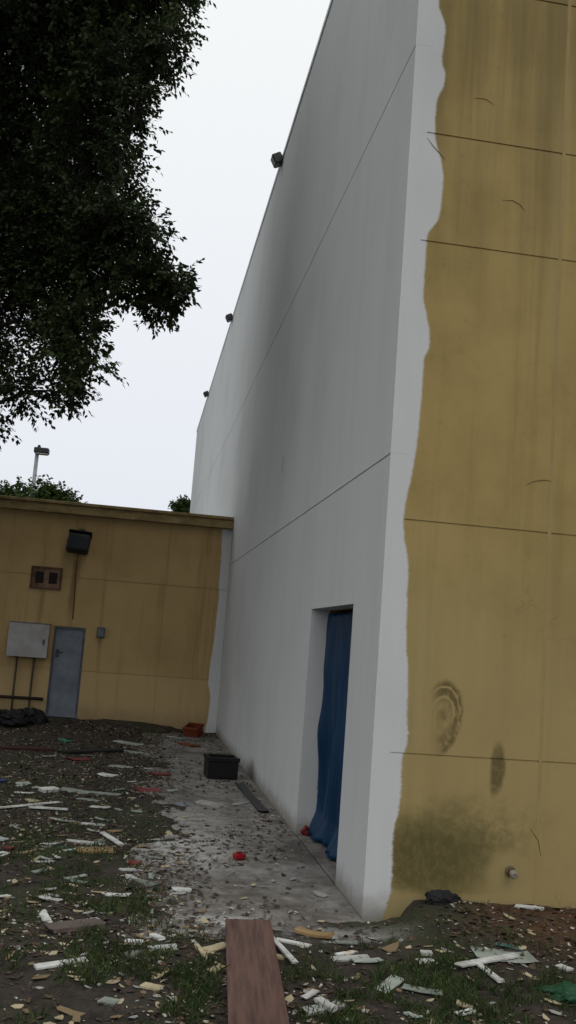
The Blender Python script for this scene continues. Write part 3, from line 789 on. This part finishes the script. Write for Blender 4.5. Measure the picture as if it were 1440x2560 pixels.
def slat(p0, p1, w, lab, **k): return board('white_batten', p0, p1, w, .012, WHT, lab, 'slat', **k)
board('brown_plank', (619, 2335), (655, 2680), .275, .035, BRN, 'wide wet red-brown plank lying at the bottom, pointing at the camera', 'plank', lift=.018, rag=.02, warp=.012)
board('brown_board_piece', (118, 2337), (248, 2322), .13, .03, GRYB, 'short brown-grey board end lying in grass left of the plank', 'board', rag=.12)
slat((85, 2428), (214, 2410), .055, 'short white trim slat lying alone in the lower left grass')
slat((-30, 2030), (142, 2014), .07, 'long white slat at the left picture edge, upper of a touching pair')
slat((72, 2028), (168, 2034), .06, 'shorter white slat touching a longer one near left edge', lift=.014)
slat((165, 2108), (262, 2118), .06, 'white slat lying just above the tan board scrap')
slat((255, 2092), (304, 2124), .05, 'short white slat slanting down beside the tan board scrap', lift=.01)
slat((190, 2064), (262, 2070), .05, 'pale slat farther back than the tan board scrap')
board('tan_board', (190, 2134), (282, 2134), .16, .018, TANW, 'tan board scrap among white slats in the left grass', 'board', rag=.1)
board('green_scrap', (108, 2124), (150, 2110), .07, .006, GLY, 'grey-green scrap left of the tan board scrap', 'scrap', rag=.1)
board('green_scrap', (150, 2122), (172, 2132), .07, .006, GRN, 'dark green scrap touching the tan board scrap', 'scrap', rag=.15)
slat((668, 2348), (738, 2430), .035, 'thin bright white slat slanting beside the brown plank head', lift=.02)
slat((690, 2358), (775, 2376), .05, 'white slat crossing under the thin slat by the brown plank')
board('split_wood', (740, 2337), (828, 2352), .09, .02, TANW, 'curved brown wood splinter in front of the white corner', 'wood', rag=.07, warp=.01)
slat((832, 2408), (922, 2404), .06, 'short white slat lying in front of the building corner')
slat((840, 2396), (885, 2392), .03, 'narrow white sliver just behind the slat at building corner')
slat((1145, 2432), (1288, 2408), .05, 'long white slat lying across the milky sheet scrap', lift=.02)
slat((1192, 2424), (1252, 2470), .04, 'white slat end slanting forward from the milky sheet scrap', lift=.012)
slat((1288, 2314), (1356, 2328), .05, 'white slat on the red-brown soil at the foot of tan wall')
board('milky_sheet', (1185, 2398), (1325, 2404), .24, .004, SHT, 'milky grey plastic sheet scrap under crossed white slats', 'sheet', rag=.14, warp=.012)
board('teal_strip', (1240, 2378), (1305, 2392), .06, .005, simple('dull_teal', (.06, .13, .11), .3), 'dull teal strip behind the milky sheet scrap', 'strip', rag=.15)
slat((1395, 2422), (1426, 2434), .06, 'small white chunk at the right picture edge above green scrap')
board('white_chunk', (1045, 2418), (1084, 2416), .06, .02, WHT, 'small white chunk in the grass below the tan wall', 'chunk', rag=.2)
board('white_chunk', (1052, 2394), (1078, 2396), .05, .02, WHT, 'little white chunk behind another one below the tan wall', 'chunk', rag=.2)
board('white_chunk', (762, 2535), (850, 2520), .07, .02, WHT, 'broken white trim chunk right of the brown plank foot', 'chunk', rag=.2)
board('white_chunk', (795, 2516), (835, 2538), .05, .02, WHT, 'small white chunk propped on a broken one near the plank', 'chunk', rag=.2, lift=.018)
board('white_chunk', (375, 2384), (438, 2378), .06, .02, WHT, 'ragged white block left of the brown plank head', 'chunk', rag=.16)
board('white_chunk', (312, 2362), (356, 2366), .055, .016, WHT, 'small clean white block left of the ragged white block', 'chunk', rag=.08)
board('white_chunk', (430, 2226), (480, 2230), .07, .014, WHT, 'flat white chip lying on the grey apron, front part', 'chunk', rag=.14)
board('white_chunk', (345, 2204), (384, 2218), .08, .014, GLY, 'pale grey chip at the left edge of the grey apron', 'chunk', rag=.2)
board('white_chunk', (380, 2345), (402, 2358), .05, .015, WHT, 'little white chunk between the apron corner and ragged block', 'chunk', rag=.2)
board('white_chunk', (318, 2400), (342, 2390), .06, .015, GLY, 'greyish flat chunk below the ragged white block', 'chunk', rag=.2)
board('white_chunk', (252, 2500), (292, 2510), .06, .015, GLY, 'greyish flat chip low in the lower left grass', 'chunk', rag=.2)
board('white_chunk', (104, 2288), (118, 2316), .05, .015, WHT, 'small white chunk behind the brown-grey board end', 'chunk', rag=.2)
board('white_chunk', (232, 2308), (252, 2320), .04, .015, WHT, 'tiny white chunk beyond the brown-grey board end', 'chunk', rag=.2)
board('white_chunk', (302, 2180), (336, 2178), .07, .015, WHT, 'white chunk beside the small red scrap left of apron', 'chunk', rag=.2)
board('white_chunk', (178, 2208), (215, 2214), .06, .01, GLY, 'dull pale chip in the grass left of the apron', 'chunk', rag=.2)
board('white_chunk', (100, 1990), (138, 1986), .10, .04, WHT, 'blocky white chunk behind the pair of long white slats', 'chunk', rag=.15)
for (x, y, l, w, lab) in ((185, 1985, 60, .16, 'pale flat scrap behind the slats, left of two pale scraps'), (262, 1990, 70, .1, 'thin pale scrap just right of another pale flat scrap'), (222, 2006, 50, .12, 'pale scrap in front of two flat pale scraps')):
    board('pale_sheet', (x-l/2, y-4), (x+l/2, y+3), w, .01, GLY, lab, 'scrap', rag=.2)
for (x, y, l, w, lab) in ((325, 1884, 75, .22, 'pale panel scrap on the dirt before the low building, front one'), (318, 1862, 55, .2, 'pale panel scrap on the dirt before the low building, back one'), (300, 1922, 40, .16, 'small pale panel scrap in front of the two panel scraps'), (440, 1845, 34, .12, 'pale strip scrap lying near the orange crate')):
    board('pale_scrap_sheet', (x-l/2, y-3), (x+l/2, y+4), w, .012, SHT, lab, 'scrap', rag=.15)
for (p0, p1, w, lab) in (((172, 1904), (220, 1904), .22, 'flat red plastic scrap, nearest the low building door'), ((372, 1937), (424, 1938), .16, 'flat red plastic scrap left of the black box'), ((342, 1978), (398, 1979), .2, 'largest flat red plastic scrap, at mid yard'),
                         ((12, 2128), (34, 2130), .1, 'small red scrap at the left picture edge'), ((322, 2160), (352, 2162), .09, 'small red scrap at the left edge of the grey apron')):
    board('red_scrap', p0, p1, w, .012, RED, lab, 'scrap', rag=.12, warp=.01)
board('dark_red_board', (-90, 1872), (135, 1880), .2, .03, simple('dark_red_wood', (.05, .016, .013), .3, 6, .8), 'long dark red board lying before the low building at left', 'board', rag=.03)
board('dark_board', (150, 1888), (300, 1884), .2, .04, simple('black_wood', (.012, .011, .010), .3, 6, .8), 'long blackened board right of the dark red board', 'board', rag=.04)
board('teal_scrap', (150, 1854), (172, 1860), .1, .02, TEAL, 'small teal plastic scrap in front of the grey-blue door', 'scrap', rag=.2)
board('blue_scrap', (-4, 1958), (10, 1962), .1, .02, BLU, 'small blue scrap at the left picture edge', 'scrap', rag=.2)
board('blue_scrap', (440, 2010), (470, 2016), .09, .01, simple('pale_blue', (.20, .23, .30), .2), 'pale bluish scrap lying on the grey apron', 'scrap', rag=.15)
board('white_chunk', (500, 2008), (560, 2020), .14, .02, simple('plaster_lump', (.30, .29, .27), .3, 20), 'pale plaster lump on the apron, back of the dusty patch', 'chunk', rag=.3)
board('white_chunk', (585, 2016), (612, 2010), .09, .02, simple('plaster_lump_b', (.30, .30, .29), .3, 20), 'pale chip on the apron by the foot of white wall', 'chunk', rag=.2)
for (p0, p1, w, lab) in (((500, 2388), (566, 2372), .08, 'biggest yellowish wood chip left of the brown plank'), ((665, 2394), (712, 2404), .06, 'yellowish wood chip right of the brown plank'), ((490, 2370), (520, 2410), .03, 'thin yellowish stick left of the brown plank'),
                         ((520, 2440), (556, 2428), .05, 'yellowish chip against the left side of the brown plank'), ((356, 2466), (402, 2474), .06, 'leaf-shaped yellowish chip in the lower left grass')):
    board('wood_chip', p0, p1, w, .012, PALE, lab, 'wood chip', rag=.13)
# red block with a paler corner on the apron
rb = onG(597, 2150); t_ = thing('red_block', 'bright red plastic block lying alone on the grey apron', 'block', (rb.x, rb.y, SZ+.004), rz=.3)
bm = bmesh.new(); add_box(bm, -.045, .045, -.035, .035, 0, .045, .008); link('body', bm_mesh(bm, 'body'), simple('bright_red', (.30, .01, .012), .2, 14, .45), t_, (0, 0, 0))
bm = bmesh.new(); add_box(bm, -.02, .02, -.02, .02, .0455, .058, .004); link('stud', bm_mesh(bm, 'stud'), RED, t_, (0, 0, 0))
# red rag at the doorway
rb = hit(785, 2062, 1, D1-.05)
bm = bmesh.new(); bmesh.ops.create_icosphere(bm, subdivisions=3, radius=.04)
for v in bm.verts:
    n = float(vnoise(v.co.x*40+9, v.co.z*40+v.co.y*30, 2)); v.co *= .6+.7*n; v.co.z *= 1.2
o = link('red_rag', bm_mesh(bm, 'red_rag', True), RED, None, (.07, D1-.09, .05)); tag(o, 'crumpled red rag in the bottom corner of the doorway', 'rag')
# orange crate tipped against the far wall
def crate(name, lab, px, py, w, d, h, mat, rz, tilt, cat='crate', grp=None):
    c = onG(px, py); t_ = thing(name, lab, cat, (c.x, c.y, base_z(c.x, c.y)+.005), grp, rz); t_.rotation_euler = (tilt, 0, rz); T = .02; z = (0, 0, 0)
    def part(n, b):
        bm = bmesh.new(); add_box(bm, *b, .005); return link(n, bm_mesh(bm, n), mat, t_, z)
    part('bottom', (-w/2, w/2, -d/2, d/2, 0, T))
    part('side', (-w/2, w/2, -d/2, -d/2+T, T+.001, h)); part('side', (-w/2, w/2, d/2-T, d/2, T+.001, h))
    part('side', (-w/2, -w/2+T, -d/2+T+.001, d/2-T-.001, T+.001, h)); part('side', (w/2-T, w/2, -d/2+T+.001, d/2-T-.001, T+.001, h))
    part('rim', (-w/2-.015, w/2+.015, -d/2-.015, -d/2-.001, h-.05, h)); part('rim', (-w/2-.015, w/2+.015, d/2+.001, d/2+.015, h-.05, h))
    return t_
crate('orange_crate', 'orange plastic crate tipped up where the two walls meet', 484, 1842, .27, .24, .2, ORG, -.5, .3)
crate('black_crate', 'black open crate standing against the foot of the white wall', 550, 1944, .38, .36, .26, BLKP, .08, 0)
board('orange_scrap', (455, 1860), (490, 1868), .2, .02, ORG, 'orange flat piece lying in front of the orange crate', 'scrap', rag=.1)
# dark lump of wet leaves and sacking by the corner
def lump(name, lab, cat, c, r, mat, seed, sub_=4):
    bm = bmesh.new(); bmesh.ops.create_icosphere(bm, subdivisions=sub_, radius=1)
    for v in bm.verts:
        n = float(vnoise(v.co.x*2.2+seed, v.co.y*2.2+v.co.z*1.7, seed))*.6+float(vnoise(v.co.x*6+seed, v.co.y*6+v.co.z*5, seed+1))*.35+float(vnoise(v.co.x*15, v.co.y*15+v.co.z*13, seed+2))*.15
        v.co = Vector((v.co.x*r[0], v.co.y*r[1], max(v.co.z, -.25)*r[2]))*(.55+n*.75)
    o = link(name, bm_mesh(bm, name, False), mat, None, c); return tag(o, lab, cat)
c = onG(1080, 2300); lump('dark_sack', 'dark crumpled sack heaped against the foot of the tan wall', 'sack', (c.x, -.13, base_z(c.x, -.13)), (.12, .09, .06), simple('wet_sacking', (.022, .022, .024), .5, 9, .8), 3)
c = onG(1420, 2490); lump('green_bag', 'crumpled dark green plastic bag at the right picture edge', 'bag', (c.x, c.y, base_z(c.x, c.y)), (.17, .14, .06), GRN, 5)
for px, py, lab, k in ((30, 1822, 'black rubbish heap at the foot of low wall, left picture edge', 7), (78, 1818, 'black rubbish heap by the low wall just left of the door step', 8)):
    c = onG(px, py); lump('rubbish_heap', lab, 'rubbish', (c.x, min(c.y, LY-.25), base_z(c.x, LY-.3)), (.3, .2, .2), BLKP, k)
# trim strip along the foot of the white wall
a, b_ = onG(655, 2040), onG(575, 1955)
board('black_strip', (660, 2035), (598, 1962), .1, .02, BLKP, 'black strip lying along the foot of the white wall behind doorway', 'strip', rag=.1, warp=.01)

# pale scraps scattered over the yard: the larger ones one by one
def scrap_mesh(k):
    n = 6+k % 3; V = []; r = []
    el = random.uniform(1.2, 2.6)
    for i in range(n):
        th = 2*math.pi*i/n+random.uniform(-.25, .25); rr = random.uniform(.7, 1.1)
        x, y = math.cos(th)*rr*el*.5, math.sin(th)*rr*.5
        V.append((x, y, .05+.22*x*x*random.uniform(.3, 1)))
    T = .09
    top = [(x, y, z+T) for x, y, z in V]
    F = [tuple(range(n-1, -1, -1)), tuple(range(n, 2*n))]+[(i, (i+1) % n, n+(i+1) % n, n+i) for i in range(n)]
    return pymesh('scrap', V+top, F)
smeshes = []
PALE2 = simple('pale_scrap_brown', (.24, .17, .095), .3, 30, .85); PALE3 = simple('pale_scrap_grey', (.36, .36, .33), .3, 30, .85)
for mtl in (PALE, PALE, PALE2, PALE3):
    for k in range(5):
        me = scrap_mesh(k); me.materials.append(mtl); smeshes.append((me, mtl))
def litter_density(px, py):
    if py > 2260 and px > 880: return .35 if py < 2330 else .7
    c = onG(px, py)
    if SX0+.1 < c.x < 0 and SY0 < c.y < LY: return .18
    return 1.0
names = {PALE.name: ('pale_scrap', 'yellowish scrap'),
         PALE2.name: ('brown_scrap', 'brownish scrap'), PALE3.name: ('grey_scrap', 'whitish plaster scrap')}
cnt = 0; tries = 0
while cnt < 260 and tries < 6000:
    tries += 1
    px = random.uniform(0, 1440); py = random.uniform(1900, 2575) if random.random() < .75 else random.uniform(2280, 2575)
    if px > 900 and py < 2300: continue
    if random.random() > litter_density(px, py): continue
    c = onG(px, py)
    if c.x > -.06 and c.y > -.1: continue
    if 555 < px < 720 and py > 2325: continue
    me, mtl = random.choice(smeshes); nm, lb = names[mtl.name]
    o = bpy.data.objects.new(nm, me); COL.objects.link(o)
    s = random.uniform(.03, .055)*(.85 if py > 2300 else 1.0 if py > 2150 else 1.35)
    if random.random() < .12: s *= 1.5
    o.scale = (s, s*random.uniform(.7, 1.1), s*random.uniform(.5, 1))
    o.location = (c.x, c.y, base_z(c.x, c.y)+.002)
    o.rotation_euler = (random.uniform(-.25, .25), random.uniform(-.25, .25), random.uniform(0, 6.28))
    if SX0 < c.x < 0 and SY0 < c.y: zone = 'on the grey apron '+('before the doorway' if py > 2080 else 'by the black crate')
    elif py < 2060: zone = 'in the yard behind the white battens '+('at the left edge' if px < 170 else 'towards the apron')
    elif py < 2260: zone = 'in the grass left of the apron '+('near the left edge' if px < 170 else 'near the tan board')
    elif px < 560: zone = 'in the grass '+('in the bottom left corner' if px < 230 and py > 2430 else 'round the brown-grey board end' if px < 300 else 'close left of the brown plank')
    elif px < 960: zone = 'right of the brown plank '+('near the building corner' if py < 2430 else 'at the bottom edge')
    else: zone = 'below the tan wall '+('on the bare soil' if py < 2400 else 'at the bottom right')
    sz = 'bigger ' if s > .055 else 'tiny ' if s < .036 else 'small '
    tag(o, sz+lb+' '+zone, 'scrap', sz+nm.split('_')[0]+' scraps '+zone); cnt += 1

for i in range(46):
    px = random.uniform(-10, 470); py = random.choice((random.uniform(1890, 2060), random.uniform(1950, 2260), random.uniform(2080, 2260)))
    if i > 37: px = random.uniform(720, 1430); py = random.uniform(2330, 2550)
    c = onG(px, py); L = random.uniform(.07, .2)*(1.25 if py < 2060 else 1); th = random.gauss(0, .7)
    mtl = random.choice((WHT, WHT, GLY, SHT)); z = base_z(c.x, c.y)
    o = link('white_shard' if mtl is WHT else 'grey_shard', board_mesh(L, L*random.uniform(.2, .5), .008, .004, .12, 4), mtl, None, (c.x, c.y, z+.006)); o.rotation_euler = (random.gauss(0, .08), random.gauss(0, .08), th)
    zone = ('right of the plank under the tan wall' if px > 600 else 'before the low building' if py < 1960 else 'round the pair of long white battens' if py < 2060 else 'round the tan board scrap' if py < 2170 else 'between the tan board and the brown-grey board end')
    ln = 'long ' if L > .17 else 'stubby ' if L < .11 else 'middling '
    tag(o, ln+('white' if mtl is WHT else 'dull grey')+' trim shard lying '+zone, 'shard', ln+('white' if mtl is WHT else 'grey')+' shards '+zone)

# finer litter nobody could count
def litter(name, n, xr, yr, size, mat, avoid=True, keepf=None):
    x = RNG.uniform(*xr, n); y = RNG.uniform(*yr, n)
    k = np.ones(n, bool)
    k &= ~((x > -.03) & (y > -.06))
    if keepf is not None: k &= keepf(x, y)
    x, y = x[k], y[k]; n = len(x)
    z = gz(x, y); onslab = (x > SX0-.7) & (x < 0) & (y > SY0-.35) & (y < SY1); z = np.where(onslab, np.maximum(z, SZ), z)+.004
    s = size*(.4+RNG.random(n)**2*1.3); th = RNG.uniform(0, 6.28, n); as_ = RNG.uniform(.3, .7, n)
    u = np.stack([np.cos(th), np.sin(th), RNG.normal(0, .2, n)], 1)*s[:, None]; v = np.stack([-np.sin(th), np.cos(th), RNG.normal(0, .3, n)], 1)*(s*as_)[:, None]
    c = np.stack([x, y, z+s*.12], 1)
    q = np.stack([c-u, c-v*.9+u*.2, c+u*.9, c+v*1.1-u*.1], 1).reshape(-1, 3)
    o = link(name, np_mesh(name, q, np.arange(len(q)).reshape(-1, 4)), mat); o['kind'] = 'stuff'; return o
def lit_mat(name, cols):
    t = NT(name); n = t.noise(37, detail=1); c = cols[0]
    for i, cc in enumerate(cols[1:]):
        c = t.mix(t.ss(n if i == 0 else t.noise(31+9*i, detail=1, off=i*5), .5, .56), c, cc)
    t.col(c).rough(.85); return t.m
offs = lambda x, y: (RNG.random(len(x)) < np.where((x > SX0+.1) & (x < 0) & (y > SY0+.1) & (y < LY-1), .25, 1.0)*(.25+1.2*(vnoise(x*1.6, y*1.6, 12) > .38)))
o = litter('dark_leaf_litter', 60000, (-4.2, 2.2), (-3.6, 11.5), .022, lit_mat('leaf_litter', [(.045, .032, .022), (.022, .017, .013), (.085, .058, .036)]), keepf=offs)
tag(o, 'dark brown dead leaves and chips covering the yard', 'leaf litter')
o = litter('pale_chips', 26000, (-4.2, 2.2), (-3.6, 11.5), .015, lit_mat('chips', [(.33, .28, .19), (.20, .15, .09), (.40, .40, .38)]), keepf=offs)
tag(o, 'fine pale chips and crumbs strewn over the yard', 'chips')

# grass
def grass(n, centres):
    P = []
    for (px, py, r, k) in centres:
        c = onG(px, py); m_ = int(n*k)
        P.append(np.stack([RNG.normal(c.x, r, m_), RNG.normal(c.y, r*1.3, m_)], 1))
    P = np.concatenate(P); x, y = P[:, 0], P[:, 1]
    k = ~((x > -.02) & (y > -.05)); k &= vnoise(x*3.5, y*3.5, 8)*.6+vnoise(x*9, y*9, 9)*.4 > .47
    k &= ~((x > SX0-.1) & (x < 0) & (y > SY0-.05))
    pa, pb = onG(619, 2335), onG(655, 2680); tt = (y-pa.y)/(pb.y-pa.y); k &= ~((np.abs(x-(pa.x+(pb.x-pa.x)*tt)) < .17) & (tt > -.05))
    x, y = x[k], y[k]; n = len(x); z = gz(x, y)
    h = .02+.045*RNG.random(n); th = RNG.uniform(0, 6.28, n); w = .0022+.0018*RNG.random(n)
    ln = RNG.normal(0, .55, (n, 2))*h[:, None]
    a = np.stack([np.cos(th)*w, np.sin(th)*w, np.zeros(n)], 1); b = np.stack([x, y, z-.005], 1)
    mdp = b+np.stack([ln[:, 0]*.35, ln[:, 1]*.35, h*.6], 1); tip = b+np.stack([ln[:, 0], ln[:, 1], h], 1)
    q = np.stack([b-a, b+a, mdp+a*.8, tip, mdp-a*.8], 1).reshape(-1, 3)
    return np_mesh('grass', q, np.arange(len(q)).reshape(-1, 5))
t = NT('grass_blades'); n_ = t.noise(3, detail=4); n2 = t.noise(50, detail=1, off=2)
t.col(t.mix(t.ss(n2, .5, .7)*.5, t.mix(t.ss(n_, .4, .65), (.022, .042, .010), (.045, .075, .018)), (.10, .09, .035))).rough(.6)
pc = [(960, 2540, .28, 1.0), (1100, 2440, .2, .7), (1240, 2540, .3, .9), (800, 2500, .2, .5), (450, 2520, .3, .9), (330, 2440, .3, .7), (120, 2520, .35, .9), (60, 2350, .4, .8), (300, 2290, .3, .5), (330, 2240, .25, .4), (150, 2200, .5, .9),
      (70, 2080, .6, .9), (250, 2120, .4, .6), (120, 1990, .9, .9), (250, 1960, .8, .6), (60, 1900, 1.0, .7), (1380, 2440, .25, .5), (560, 2480, .2, .4)]
o = link('grass', grass(2300, pc), t.m); o['kind'] = 'stuff'; tag(o, 'thin dark green grass growing in patches through the litter', 'grass')
